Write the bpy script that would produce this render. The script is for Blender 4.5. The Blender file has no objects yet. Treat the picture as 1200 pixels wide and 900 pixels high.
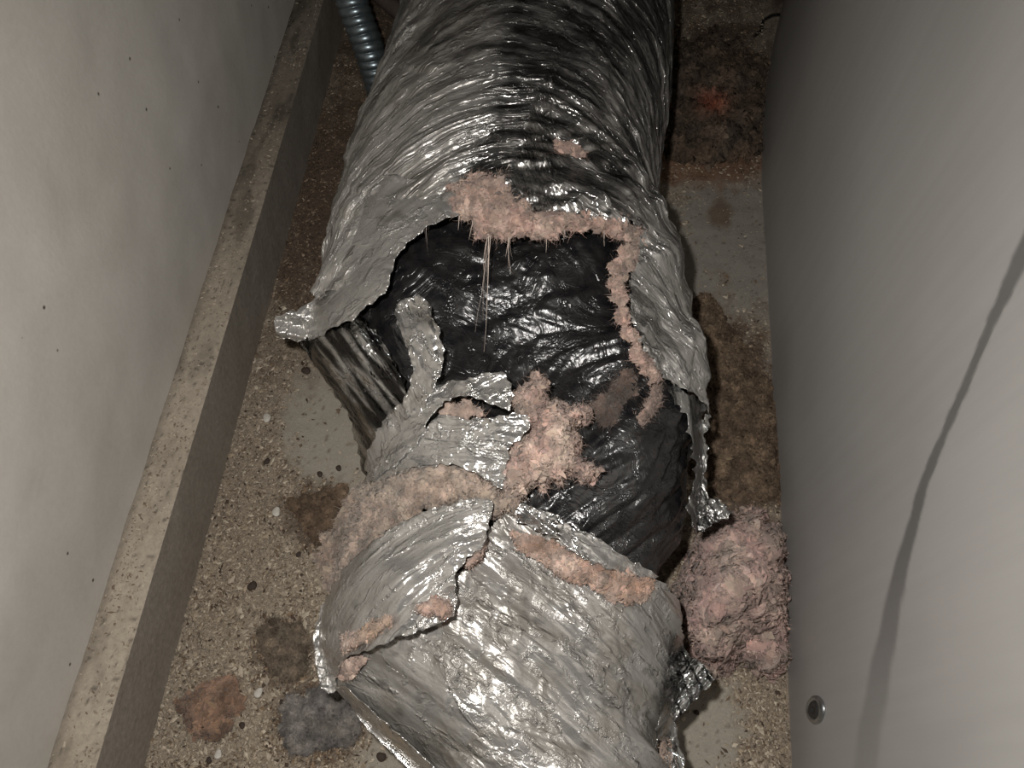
import bpy, math
import numpy as np
from mathutils import Matrix, Vector

# ------------------------------------------------------------------ camera, world, light, exposure
F_PX = 900.0; CAM_H = 0.9
CY = np.array([150, 1700, -F_PX]); CY /= np.linalg.norm(CY)
CZ = np.array([0, F_PX*F_PX/1700, F_PX]); CZ /= np.linalg.norm(CZ)
CX = np.cross(CY, CZ)
RM = np.array([CX, CY, CZ]); CAM = np.array([0, 0, CAM_H])
scene = bpy.context.scene
cam_d = bpy.data.cameras.new('camera'); cam = bpy.data.objects.new('camera', cam_d)
scene.collection.objects.link(cam)
m4 = Matrix([[*RM[0], 0], [*RM[1], 0], [*RM[2], CAM_H], [0, 0, 0, 1]])
cam.matrix_world = m4
cam_d.sensor_fit = 'HORIZONTAL'; cam_d.sensor_width = 36; cam_d.lens = 36*F_PX/1200
cam_d.clip_start = 0.01
scene.camera = cam

world = bpy.data.worlds.new('world'); scene.world = world; world.use_nodes = True
bg = world.node_tree.nodes['Background']
bg.inputs[0].default_value = (1.0, 0.96, 0.9, 1); bg.inputs[1].default_value = 0.012

def lamp(name, kind, loc, energy, size, col=(1, 1, 1), target=None):
    d = bpy.data.lights.new(name, kind); d.energy = energy; d.color = col
    if kind == 'AREA': d.shape = 'DISK'; d.size = size
    else: d.shadow_soft_size = size
    o = bpy.data.objects.new(name, d); o.location = loc
    if target: o.rotation_euler = (Vector(target)-Vector(loc)).to_track_quat('-Z', 'Y').to_euler()
    scene.collection.objects.link(o); return o
lamp('phone_flash', 'AREA', (-0.05, 0.045, 0.92), 5.1, 0.022, (1.0, 0.965, 0.925), (0.0, 0.12, 0.0))
scene.view_settings.view_transform = 'Standard'; scene.view_settings.look = 'None'
scene.view_settings.gamma = 1; scene.view_settings.use_curve_mapping = False
scene.view_settings.exposure = 0.0

# ------------------------------------------------------------------ maths helpers
rng = np.random.default_rng(7)
def rays(px, py):
    px = np.asarray(px, float); py = np.asarray(py, float)
    c = np.stack([px-600, 450-py, np.full_like(px, -F_PX)], -1)
    return c @ RM.T
def P(px, py, z):
    d = rays(px, py); t = (np.asarray(z, float)-CAM_H)/d[..., 2]
    return CAM + d*t[..., None]
def pr(p):
    c = (np.asarray(p, float)-CAM) @ RM
    w = np.minimum(c[..., 2], -1e-3)
    return 600-F_PX*c[..., 0]/w, 450+F_PX*c[..., 1]/w
def ss(a, b, x):
    t = np.clip((x-a)/(b-a), 0, 1); return t*t*(3-2*t)
_perm = rng.permutation(512); _perm = np.concatenate([_perm]*3)
_g = rng.normal(size=(512, 3)); _g /= np.linalg.norm(_g, axis=1)[:, None]
def noise(p):
    p = np.asarray(p, float); i = np.floor(p).astype(int); f = p-i; i &= 511
    u = f*f*f*(f*(f*6-15)+10); out = 0
    for dx in (0, 1):
        for dy in (0, 1):
            for dz in (0, 1):
                h = _perm[_perm[_perm[(i[..., 0]+dx) & 511]+((i[..., 1]+dy) & 511)] + ((i[..., 2]+dz) & 511)]
                g = _g[h & 511]; d = f-np.array([dx, dy, dz])
                w = (u[..., 0] if dx else 1-u[..., 0])*(u[..., 1] if dy else 1-u[..., 1])*(u[..., 2] if dz else 1-u[..., 2])
                out = out + w*(g*d).sum(-1)
    return out*1.6
def v3(a, b, c=0.0):
    a = np.asarray(a, float); return np.stack([a, np.asarray(b, float)+0*a, c+0*a], -1)
def fbm(p, o=4, g=0.5):
    s = 0; a = 1
    for k in range(o): s = s+a*noise(p*2**k+17.3*k); a *= g
    return s
def crumple(p, o=4, g=0.55):
    s = 0; a = 1
    for k in range(o): s = s+a*(0.35-np.abs(noise(p*1.9**k+31.7*k))); a *= g
    return s
def folds(u, v, ang, spread, wl, n, seed, slope=0.22, local=0.5, skew=0.3, warp=0.5):
    """crisp creases with flat facets between them, as film folds: skewed triangle waves, each only locally present"""
    r = np.random.default_rng(seed); s = 0
    for k in range(n):
        a = math.radians(ang+spread*r.normal()); L = wl*np.exp(r.normal()*0.45); o1, o2 = r.random(2)*50
        q = (u*math.cos(a)+v*math.sin(a))/L+warp*noise(v3(u/(5*L)+o1, v/(5*L), o2)); t = q-np.floor(q)
        sk = skew if r.random() < 0.5 else 1-skew
        tri = np.minimum(t/sk, (1-t)/(1-sk))
        m = ss(-0.1+local*0.3, 0.25+local*0.3, noise(v3(u/(3.2*L)+o2, v/(3.2*L)+o1, k))) if local else 1
        s = s+tri*L*slope*min(sk, 1-sk)*m
    return s
def worley(p):
    i = np.floor(p).astype(int); best = np.full(p.shape[:-1], 9.0); idv = np.zeros(p.shape[:-1])
    for dx in (-1, 0, 1):
        for dy in (-1, 0, 1):
            for dz in (-1, 0, 1):
                c = i+np.array([dx, dy, dz]); k = c & 511
                h = _perm[_perm[_perm[k[..., 0]]+k[..., 1]]+k[..., 2]]
                q = c+0.5+_g[h & 511]*0.45
                d = np.linalg.norm(p-q, axis=-1); m = d < best
                best = np.where(m, d, best); idv = np.where(m, (h & 511)/511., idv)
    return best, idv
def inside(px, py, poly):
    poly = np.asarray(poly, float); x0, y0 = poly.T; x1, y1 = np.roll(poly, -1, 0).T
    r = np.zeros(px.shape, bool)
    for a, b, c, d in zip(x0, y0, x1, y1):
        if b == d: continue
        r ^= ((b > py) != (d > py)) & (px < (c-a)*(py-b)/(d-b)+a)
    return r
def polydist(px, py, poly, closed=True):
    poly = np.asarray(poly, float); best = np.full(px.shape, 1e9); bx = np.zeros(px.shape); by = np.zeros(px.shape)
    n = len(poly)
    for k in range(n if closed else n-1):
        a = poly[k]; b = poly[(k+1) % n]; d = b-a; L = (d*d).sum()+1e-9
        t = np.clip(((px-a[0])*d[0]+(py-a[1])*d[1])/L, 0, 1)
        qx = a[0]+t*d[0]; qy = a[1]+t*d[1]; r = np.hypot(px-qx, py-qy); m = r < best
        best = np.where(m, r, best); bx = np.where(m, qx, bx); by = np.where(m, qy, by)
    return best, bx, by
def jag(poly, step=5.0, amp=2.0, seed=1, closed=True):
    """resample a traced outline and give it the ragged edge of a tear"""
    r = np.random.default_rng(seed); poly = np.asarray(poly, float); out = []
    n = len(poly)
    for k in range(n if closed else n-1):
        a = poly[k]; b = poly[(k+1) % n]; L = np.linalg.norm(b-a); m = max(1, int(L/step))
        nrm = np.array([-(b-a)[1], (b-a)[0]])/(L+1e-9)
        for j in range(m): out.append(a+(b-a)*j/m+nrm*(r.normal()*amp if j else 0))
    return np.array(out)

# ------------------------------------------------------------------ mesh helpers
def link(name, me, mat, parent=None):
    o = bpy.data.objects.new(name, me); scene.collection.objects.link(o)
    if mat: me.materials.append(mat)
    if parent:
        o.parent = parent; o.matrix_parent_inverse = Matrix.Translation(-parent.location)
    return o
def mesh(name, V, Fc, mat, parent=None, attrs=None, smooth=True):
    V = np.asarray(V, np.float32).reshape(-1, 3); Fc = np.asarray(Fc, np.int32)
    me = bpy.data.meshes.new(name); k = Fc.shape[1]
    me.vertices.add(len(V)); me.vertices.foreach_set('co', V.ravel())
    me.loops.add(Fc.size); me.loops.foreach_set('vertex_index', Fc.ravel())
    me.polygons.add(len(Fc)); me.polygons.foreach_set('loop_start', np.arange(0, Fc.size, k, dtype=np.int32))
    me.polygons.foreach_set('loop_total', np.full(len(Fc), k, np.int32))
    me.polygons.foreach_set('use_smooth', np.full(len(Fc), smooth))
    me.update(calc_edges=True); me.validate()
    for n, a in (attrs or {}).items():
        a = np.asarray(a, np.float32)
        if a.ndim == 1:
            at = me.attributes.new(n, 'FLOAT', 'POINT'); at.data.foreach_set('value', a)
        else:
            at = me.attributes.new(n, 'FLOAT_COLOR', 'POINT')
            at.data.foreach_set('color', np.concatenate([a, np.ones((len(a), 1), np.float32)], 1).ravel())
    return link(name, me, mat, parent)
def gridfaces(nu, nv):
    i = np.arange(nu-1)[:, None]*nv+np.arange(nv-1)[None]
    return np.stack([i, i+nv, i+nv+1, i+1], -1).reshape(-1, 4)
def compact(V, Fc, attrs=None):
    used = np.zeros(len(V), bool); used[Fc.ravel()] = True; idx = np.cumsum(used)-1
    return V[used], idx[Fc], {k: a[used] for k, a in (attrs or {}).items()}
def vnormals(V, Fc):
    n = np.zeros_like(V); a = V[Fc[:, 2]]-V[Fc[:, 0]]; b = V[Fc[:, 3 if Fc.shape[1] == 4 else 1]]-V[Fc[:, 1 if Fc.shape[1] == 4 else 0]]
    c = np.cross(a, b)
    for k in range(Fc.shape[1]): np.add.at(n, Fc[:, k], c)
    n /= np.linalg.norm(n, axis=1)[:, None]+1e-12; return n
def tag(o, label=None, cat=None, group=None, kind=None):
    if label: o['label'] = label
    if cat: o['category'] = cat
    if group: o['group'] = group
    if kind: o['kind'] = kind
    return o
def boxes(name, x0, y0, z0, x1, y1, z1, mat, parent=None):
    V = [(x, y, z) for x in (x0, x1) for y in (y0, y1) for z in (z0, z1)]
    return mesh(name, V, [(0, 1, 3, 2), (4, 6, 7, 5), (0, 4, 5, 1), (2, 3, 7, 6), (0, 2, 6, 4), (1, 5, 7, 3)], mat, parent, smooth=False)

# ------------------------------------------------------------------ materials
class NT:
    def __init__(s, name):
        s.m = bpy.data.materials.new(name); s.m.use_nodes = True; s.t = s.m.node_tree
        s.b = s.t.nodes['Principled BSDF']
    def n(s, t, **k):
        x = s.t.nodes.new(t)
        for a, v in k.items():
            if isinstance(v, bpy.types.NodeSocket): s.t.links.new(v, x.inputs[a.replace('_', ' ')])
            elif a in ('operation', 'data_type', 'blend_type', 'attribute_name', 'feature', 'noise_dimensions', 'interpolation_type'): setattr(x, a, v)
            else: x.inputs[a.replace('_', ' ')].default_value = v
        return x
    def co(s): return s.n('ShaderNodeTexCoord').outputs['Object']
    def noise(s, scale, detail=4, rough=0.6, vec=None):
        return s.n('ShaderNodeTexNoise', Vector=vec or s.co(), Scale=scale, Detail=detail, Roughness=rough).outputs['Fac']
    def ramp(s, fac, stops):
        r = s.n('ShaderNodeValToRGB', Fac=fac); e = r.color_ramp.elements
        while len(e) < len(stops): e.new(0.5)
        for k, (p, c) in zip(e, stops):
            k.position = p; k.color = (*(c if hasattr(c, '__len__') else (c, c, c)), 1)
        return r.outputs['Color']
    def mix(s, f, a, b, mode='MIX'):
        x = s.t.nodes.new('ShaderNodeMix'); x.data_type = 'RGBA'; x.blend_type = mode
        for i, v in ((0, f), (6, a), (7, b)):
            if isinstance(v, bpy.types.NodeSocket): s.t.links.new(v, x.inputs[i])
            elif i == 0: x.inputs[0].default_value = v
            else: x.inputs[i].default_value = (*v, 1)
        return x.outputs[2]
    def attr(s, name, what='Fac'):
        return s.n('ShaderNodeAttribute', attribute_name=name).outputs[what]
    def math(s, op, a, b=0.0):
        x = s.t.nodes.new('ShaderNodeMath'); x.operation = op
        for i, v in ((0, a), (1, b)):
            if isinstance(v, bpy.types.NodeSocket): s.t.links.new(v, x.inputs[i])
            else: x.inputs[i].default_value = v
        return x.outputs[0]
    def set(s, **k):
        for a, v in k.items():
            i = s.b.inputs[a.replace('_', ' ')]
            if isinstance(v, bpy.types.NodeSocket): s.t.links.new(v, i)
            elif hasattr(v, '__len__') and len(v) == 3: i.default_value = (*v, 1)
            else: i.default_value = v
    def bump(s, h, strength, dist, prev=None):
        x = s.n('ShaderNodeBump', Height=h, Strength=strength, Distance=dist)
        if prev: s.t.links.new(prev, x.inputs['Normal'])
        s.t.links.new(x.outputs[0], s.b.inputs['Normal']); return x.outputs[0]

def m_concrete(name, c0, c1, bump=0.5, speck=0.0, dirt=False, grain=0.35):
    k = NT(name)
    a = k.noise(9, 6, 0.65); b = k.noise(160, 4, 0.7)
    col = k.ramp(a, [(0.3, c0), (0.7, c1)])
    col = k.mix(grain, col, k.ramp(b, [(0.3, 0.25), (0.7, 0.75)]), 'OVERLAY')
    if dirt: col = k.mix(1.0, col, k.attr('paint', 'Color'), 'MULTIPLY')
    if speck:
        v = k.n('ShaderNodeTexVoronoi', Vector=k.co(), Scale=speck).outputs['Distance']
        col = k.mix(k.ramp(v, [(0.03, 1), (0.06, 0)]), col, (0.10, 0.085, 0.07))
    k.set(Base_Color=col, Roughness=0.88, Specular_IOR_Level=0.25)
    n = k.bump(a, 0.1 if grain < 0.2 else 0.3, 0.01); k.bump(b, bump, 0.0015, n)
    return k.m
M_wall = m_concrete('wall_plaster', (0.55, 0.52, 0.47), (0.61, 0.58, 0.535), 0.12, 26, False, 0.08)
M_ledge = m_concrete('ledge_concrete', (0.34, 0.30, 0.245), (0.43, 0.385, 0.325), 0.7, 60, True)
M_ledgeface = m_concrete('ledge_face', (0.27, 0.235, 0.195), (0.33, 0.295, 0.25), 0.3)  # same concrete as the top, darkened in colour for the oblique light
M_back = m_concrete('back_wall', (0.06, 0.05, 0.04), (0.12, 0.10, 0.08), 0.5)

def m_painted(name, rough=0.9, bumpv=0.6, scale=260, mottle=0.5, gritty=False):
    """surface whose own colour is stored on the mesh, with fine grain"""
    k = NT(name)
    b = k.n('ShaderNodeTexNoise', Vector=k.co(), Scale=scale, Detail=5.0, Roughness=0.75, Distortion=1.2 if gritty else 0.0).outputs['Fac']
    if gritty:
        g = k.attr('grit'); mottle = k.math('ADD', k.math('MULTIPLY', g, 0.85), 0.12)
    col = k.mix(mottle, k.attr('paint', 'Color'), k.ramp(b, [(0.32, 0.12), (0.68, 0.88)]), 'OVERLAY')
    k.set(Base_Color=col, Roughness=rough, Specular_IOR_Level=0.25)
    k.bump(b, bumpv, 0.002); return k.m
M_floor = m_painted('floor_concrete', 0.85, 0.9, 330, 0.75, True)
M_grit = m_painted('grit', 0.8, 0.2, 200, 0.3)
M_lint = m_painted('lint', 0.95, 0.6, 300, 0.5)

def m_fluff():
    k = NT('insulation_fibre')
    b = k.noise(420, 5, 0.75); a = k.noise(60, 3, 0.6)
    col = k.mix(0.25, k.attr('paint', 'Color'), k.ramp(b, [(0.3, 0.15), (0.7, 0.85)]), 'OVERLAY')
    col = k.mix(0.2, col, k.ramp(a, [(0.35, 0.25), (0.65, 0.75)]), 'OVERLAY')
    k.set(Base_Color=col, Roughness=0.9, Specular_IOR_Level=0.2, Sheen_Weight=0.3, Sheen_Roughness=0.5)
    k.b.inputs['Subsurface Weight'].default_value = 0.0
    k.bump(b, 0.8, 0.002); return k.m
M_fluff = m_fluff()

def m_foil(name, base, dustcol, rough=0.15, fine=0.32):
    k = NT(name)
    d = k.attr('dust'); b = k.noise(75, 5, 0.62); c = k.noise(380, 3, 0.6)
    fv = k.attr('fold', 'Vector')
    def facet(scale, squash, tw):
        mp = k.n('ShaderNodeMapping', Vector=fv); mp.inputs['Scale'].default_value = squash; mp.inputs['Rotation'].default_value = (0, 0, tw)
        w = k.n('ShaderNodeTexNoise', Vector=fv, Scale=14.0, Detail=2.0).outputs['Color']
        ad = k.n('ShaderNodeVectorMath', operation='MULTIPLY_ADD'); k.t.links.new(w, ad.inputs[0]); ad.inputs[1].default_value = (0.035,)*3; k.t.links.new(mp.outputs[0], ad.inputs[2])
        vo = k.n('ShaderNodeTexVoronoi', Vector=ad.outputs[0], Scale=scale)
        cc = k.n('ShaderNodeVectorMath', operation='SUBTRACT'); k.t.links.new(vo.outputs['Color'], cc.inputs[0]); cc.inputs[1].default_value = (0.5,)*3
        df = k.n('ShaderNodeVectorMath', operation='SUBTRACT'); k.t.links.new(ad.outputs[0], df.inputs[0]); k.t.links.new(vo.outputs['Position'], df.inputs[1])
        dt = k.n('ShaderNodeVectorMath', operation='DOT_PRODUCT'); k.t.links.new(cc.outputs[0], dt.inputs[0]); k.t.links.new(df.outputs[0], dt.inputs[1])
        return dt.outputs['Value']
    dd = k.math('MULTIPLY', d, k.math('ADD', k.math('MULTIPLY', b, 1.1), 0.45))
    dd = k.n('ShaderNodeClamp', Value=dd).outputs[0]
    col = k.mix(dd, base, dustcol); col = k.mix(k.attr('darkening'), col, (0.02, 0.018, 0.017))  # near-black tone set per mesh, for dark reflections and dark film
    met = k.math('SUBTRACT', 1.0, k.math('MULTIPLY', dd, 0.65))
    ro = k.math('ADD', k.math('MULTIPLY', dd, 0.24), rough)
    k.set(Base_Color=col, Metallic=met, Roughness=ro)
    def crease(sx, sy, tw):
        mp = k.n('ShaderNodeMapping', Vector=fv); mp.inputs['Scale'].default_value = (sx, sy, 1); mp.inputs['Rotation'].default_value = (0, 0, tw)
        q = k.n('ShaderNodeTexNoise', Vector=mp.outputs[0], Scale=1.0, Detail=3.0, Roughness=0.55, Distortion=0.3).outputs['Fac']
        return k.math('ABSOLUTE', k.math('SUBTRACT', q, 0.5))
    n = k.bump(facet(24.0, (0.35, 1.5, 1.0), 0.12), 1.0, 1.25*fine)
    n = k.bump(facet(75.0, (0.4, 1.3, 1.0), -0.35), 1.0, 0.55*fine, n)
    n = k.bump(crease(8, 50, 0.08), 1.0, 0.013*fine, n); n = k.bump(crease(60, 110, -0.6), 1.0, 0.004*fine, n)
    r1 = k.ramp(crease(7, 24, 0.12), [(0.0, 1), (0.035, 0)]); r2 = k.ramp(crease(26, 48, -0.75), [(0.0, 1), (0.03, 0)])
    msk = k.ramp(b, [(0.42, 0), (0.55, 1)])
    n = k.bump(k.mix(1.0, r1, msk, 'MULTIPLY'), 1.0, 0.0011, n); n = k.bump(k.mix(1.0, r2, msk, 'MULTIPLY'), 1.0, 0.0006, n)
    n = k.bump(b, 0.5*fine, 0.004, n); k.bump(c, 0.2*fine, 0.0006, n)
    return k.m
M_foil = m_foil('foil_jacket', (0.74, 0.73, 0.71), (0.26, 0.243, 0.217))
M_shiny = m_foil('bright_foil', (0.62, 0.62, 0.61), (0.36, 0.34, 0.30), 0.08, 0.7)
def m_black():
    k = NT('black_film')
    b = k.noise(55, 6, 0.6); c = k.noise(300, 3, 0.6)
    col = k.ramp(b, [(0.35, (0.008, 0.008, 0.009)), (0.75, (0.028, 0.026, 0.025))])
    k.set(Base_Color=col, Roughness=k.ramp(b, [(0.3, 0.2), (0.7, 0.36)]), Specular_IOR_Level=0.75)
    n = k.bump(b, 0.2, 0.004)
    q = k.math('ABSOLUTE', k.math('SUBTRACT', k.n('ShaderNodeTexNoise', Vector=k.co(), Scale=26.0, Detail=4.0, Roughness=0.6, Distortion=0.8).outputs['Fac'], 0.5))
    n = k.bump(q, 1.0, 0.0045, n); n = k.bump(k.ramp(q, [(0.0, 1), (0.02, 0)]), 0.6, 0.0012, n); k.bump(c, 0.25, 0.0006, n); return k.m
M_black = m_black()
def m_panel():
    k = NT('grey_sheet_metal')
    a = k.noise(5, 4, 0.5); b = k.noise(500, 2, 0.5)
    vec = k.n('ShaderNodeMapping', Vector=k.co()); vec.inputs['Scale'].default_value = (1, 22, 1.2)
    s = k.noise(4, 4, 0.55, vec.outputs[0])
    col = k.ramp(a, [(0.3, (0.45, 0.443, 0.43)), (0.7, (0.50, 0.493, 0.48))])
    col = k.mix(0.05, col, k.ramp(s, [(0.3, 0.2), (0.7, 0.8)]), 'OVERLAY')
    col = k.mix(1.0, col, k.attr('paint', 'Color'), 'MULTIPLY')
    k.set(Base_Color=col, Roughness=0.5, Metallic=0.15, Specular_IOR_Level=0.4)
    k.bump(a, 0.05, 0.01); return k.m
M_panel = m_panel()
def m_simple(name, c, rough, metal=0.0, bump=0.3, sc=120):
    k = NT(name); b = k.noise(sc, 4, 0.6)
    col = k.mix(0.4, c, k.ramp(b, [(0.3, 0.25), (0.7, 0.75)]), 'OVERLAY')
    k.set(Base_Color=col, Roughness=rough, Metallic=metal); k.bump(b, bump, 0.001); return k.m
M_zinc = m_simple('galvanised_conduit', (0.30, 0.36, 0.39), 0.33, 0.85, 0.2)
M_screw = m_simple('screw_steel', (0.45, 0.47, 0.48), 0.35, 0.9)
M_dark = m_simple('dark_recess', (0.06, 0.06, 0.06), 0.5, 0.4)
M_pipe = m_simple('old_pipe', (0.13, 0.10, 0.085), 0.7)
M_pebble = m_simple('pale_pebble', (0.55, 0.52, 0.46), 0.8)
M_crumb = m_simple('dark_crumb', (0.045, 0.03, 0.022), 0.8)

# ------------------------------------------------------------------ setting
XW, XF, LH = -0.432, -0.387, 0.103
def plane_grid(name, f, us, vs, mat, paint=None, parent=None, extra=None):
    U, W = np.meshgrid(us, vs, indexing='ij'); V = f(U.ravel(), W.ravel())
    at = {}
    if name == 'floor': at['grit'] = 1-floor_masks(V)[2]
    if paint is not None: at['paint'] = paint(V)
    return mesh(name, V, gridfaces(len(us), len(vs)), mat, parent, at)

def blob(px, py, cx, cy, rx, ry, ang=0.0, soft=0.35):
    a = math.radians(ang); dx = px-cx; dy = py-cy
    u = (dx*math.cos(a)+dy*math.sin(a))/rx; v = (-dx*math.sin(a)+dy*math.cos(a))/ry
    n = fbm(v3(px/22., py/22.), 4, 0.6)*0.35
    return 1-ss(1-soft, 1+soft, np.hypot(u, v)+n)
def floor_masks(V):
    px, py = pr(V); n = fbm(v3(V[:, 0]*25, V[:, 1]*25), 5, 0.6)
    clean = np.maximum.reduce([blob(px, py, 385, 505, 50, 80, -15), blob(px, py, 845, 300, 70, 112, 0),
                               blob(px, py, 825, 860, 45, 60), blob(px, py, 460, 890, 45, 40), blob(px, py, 890, 430, 20, 40, -30)])
    dark = np.maximum.reduce([blob(px, py, 865, 500, 62, 130, -8), blob(px, py, 838, 110, 85, 88),
                              blob(px, py, 390, 240, 75, 160, 12, 0.5), blob(px, py, 470, 30, 90, 100), blob(px, py, 700, -60, 400, 70),
                              0.9*blob(px, py, 372, 605, 40, 38), 0.8*blob(px, py, 332, 765, 36, 42), 0.8*blob(px, py, 375, 845, 55, 50)])
    mid = np.maximum.reduce([blob(px, py, 260, 620, 60, 130, 14, 0.6), blob(px, py, 330, 430, 45, 80, 15, 0.6), blob(px, py, 890, 830, 50, 90)])
    return px, py, np.clip(clean*(1-dark), 0, 1), np.clip(dark, 0, 1), mid, n
def floor_paint(V):
    px, py, clean, dark, mid, n = floor_masks(V)
    base = np.array([0.32, 0.268, 0.205]); c = np.tile(base, (len(V), 1))
    def mix(m, col):
        nonlocal c; m = np.clip(m, 0, 1)[:, None]; c = c*(1-m)+np.array(col)*m
    mix(mid*0.55, (0.27, 0.215, 0.16)); mix(clean, (0.38, 0.345, 0.285))
    mix(clean*ss(520, 400, py)*(px > 700), (0.30, 0.275, 0.235))  # far right clean floor: falloff of the flash put into its colour
    mix(dark*0.92, (0.105, 0.074, 0.053))
    mix(blob(px, py, 830, 190, 80, 28)*0.8, (0.24, 0.13, 0.075)); mix(blob(px, py, 845, 250, 14, 18)*0.7, (0.14, 0.09, 0.05))
    mix(ss(0.2, 0.5, n)*0.35*(1-clean), (0.17, 0.125, 0.09))
    fine = noise(v3(V[:, 0]*170, V[:, 1]*170)); mix(ss(0.42, 0.6, fine)*0.6, (0.12, 0.085, 0.06))
    d, _, _ = polydist(px, py, [(884, 42), (892, 36), (894, 24), (905, 18), (925, 16)], False)
    mix(1-ss(1.2, 3.0, d), (0.01, 0.01, 0.01))
    return c
def fl_fn(U, W):
    z = 0.0016*fbm(v3(U*30, W*30), 4); return np.stack([U, W, np.minimum(z, 0.003)-0.0015], -1)
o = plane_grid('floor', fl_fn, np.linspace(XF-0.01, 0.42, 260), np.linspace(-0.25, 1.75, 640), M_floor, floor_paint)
tag(o, kind='structure')
def wl(U, W):
    return np.stack([XW+0.0012*fbm(v3(U*14, W*14), 4), U, W], -1)
tag(plane_grid('wall_left', wl, np.linspace(-0.6, 1.75, 240), np.linspace(LH-0.002, 1.5, 140), M_wall), kind='structure')
# stepped concrete ledge along the left wall: top and worn front face
def lt(U, W):
    t = (W-XW)/(XF-XW); z = LH-0.0009*(t > 0.9)*(1+0.5*noise(v3(U*90, W*0)))+0.0006*fbm(v3(U*60, W*60), 3)
    return np.stack([W, U, z], -1)
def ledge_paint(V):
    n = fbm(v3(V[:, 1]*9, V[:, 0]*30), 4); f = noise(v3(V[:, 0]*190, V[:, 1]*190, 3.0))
    far = ss(0.35, 1.0, V[:, 1]+0.1*n)      # the ledge top gets darker towards the back
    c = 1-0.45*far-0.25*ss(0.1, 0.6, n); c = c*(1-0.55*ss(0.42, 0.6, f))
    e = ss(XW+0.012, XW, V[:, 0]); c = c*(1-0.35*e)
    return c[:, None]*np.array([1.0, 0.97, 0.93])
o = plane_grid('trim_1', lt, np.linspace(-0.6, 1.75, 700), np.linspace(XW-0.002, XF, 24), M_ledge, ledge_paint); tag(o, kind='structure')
def lf(U, W): return np.stack([XF+0.0006*fbm(v3(U*20, W*20, 9), 3), U, W], -1)
o2 = plane_grid('trim_2', lf, np.linspace(-0.6, 1.75, 300), np.linspace(-0.004, LH-0.0006, 14), M_ledgeface); tag(o2, kind='structure')

# right hand: tall grey sheet metal cabinet side, slightly bowed at its far end
PB = [(928, 900), (922, 760), (915, 600), (907, 450), (898, 310), (893, 215), (894, 140), (904, 60), (918, 0), (934, -70)]
pb = P([p[0] for p in PB], [p[1] for p in PB], np.zeros(len(PB)))
pY = np.concatenate([[-0.7], pb[:, 1], [1.75]]); pX = np.concatenate([[pb[0, 0]-0.005], pb[:, 0], [pb[-1, 0]+0.02]])
def panelX(Y):
    s = 0
    for o_ in np.linspace(-0.05, 0.05, 7): s = s+np.interp(Y+o_, pY, pX)
    return s/7
def pn(U, W):
    return np.stack([panelX(U)+0.0015*noise(v3(U*5, W*4, 2)), U, W], -1)
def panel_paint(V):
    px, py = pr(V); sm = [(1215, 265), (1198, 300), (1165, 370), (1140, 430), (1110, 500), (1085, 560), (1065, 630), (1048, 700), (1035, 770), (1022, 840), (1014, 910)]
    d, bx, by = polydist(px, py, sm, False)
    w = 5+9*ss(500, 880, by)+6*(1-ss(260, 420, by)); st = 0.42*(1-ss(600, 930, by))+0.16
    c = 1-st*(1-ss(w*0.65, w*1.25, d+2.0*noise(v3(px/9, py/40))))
    # sheet is darker along its foot, with an uneven upper limit
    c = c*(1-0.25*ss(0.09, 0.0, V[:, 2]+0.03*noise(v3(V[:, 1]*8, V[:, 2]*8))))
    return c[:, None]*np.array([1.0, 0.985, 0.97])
us = np.concatenate([np.linspace(-0.7, 0.6, 520), np.linspace(0.603, 1.75, 120)])
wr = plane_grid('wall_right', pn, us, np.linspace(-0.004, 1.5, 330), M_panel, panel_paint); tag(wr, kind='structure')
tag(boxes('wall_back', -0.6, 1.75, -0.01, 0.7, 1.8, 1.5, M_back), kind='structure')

# recessed screw in the cabinet side (a part of that wall)
def disc_stack(center, normal, rings, mat, name, parent, seg=28):
    n = Vector(normal).normalized(); q = n.to_track_quat('Z', 'Y').to_matrix(); V = []
    for r, h in rings:
        for k in range(seg):
            a = 2*math.pi*k/seg; w = q@Vector((r*math.cos(a), r*math.sin(a), h)); w[1] *= 0.8; w[2] *= 1.45; V.append(Vector(center)+w)
    Fq = [(i*seg+k, i*seg+(k+1) % seg, (i+1)*seg+(k+1) % seg, (i+1)*seg+k) for i in range(len(rings)-1) for k in range(seg)]
    return mesh(name, [tuple(v) for v in V], Fq, mat, parent)
def panel_hit(px, py):
    d = rays(np.array(float(px)), np.array(float(py))); t = 0.3/d[0]
    for _ in range(20): p = CAM+d*t; t = t+(panelX(p[1])-p[0])/d[0]*0.7
    return CAM+d*t
sc_ = panel_hit(957, 832); sc_[0] -= 0.0005
s0 = disc_stack(sc_, (-1, 0, 0), [(0.0165, 0.0), (0.0165, 0.0012), (0.0145, 0.003), (0.0115, 0.0032), (0.0105, 0.0014), (0.0, 0.0012)], M_screw, 'screw', wr)
disc_stack(sc_, (-1, 0, 0), [(0.0102, 0.0014), (0.0098, 0.003), (0.004, 0.0036), (0.0035, 0.002), (0.0, 0.002)], M_dark, 'screw_socket', s0)

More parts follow.
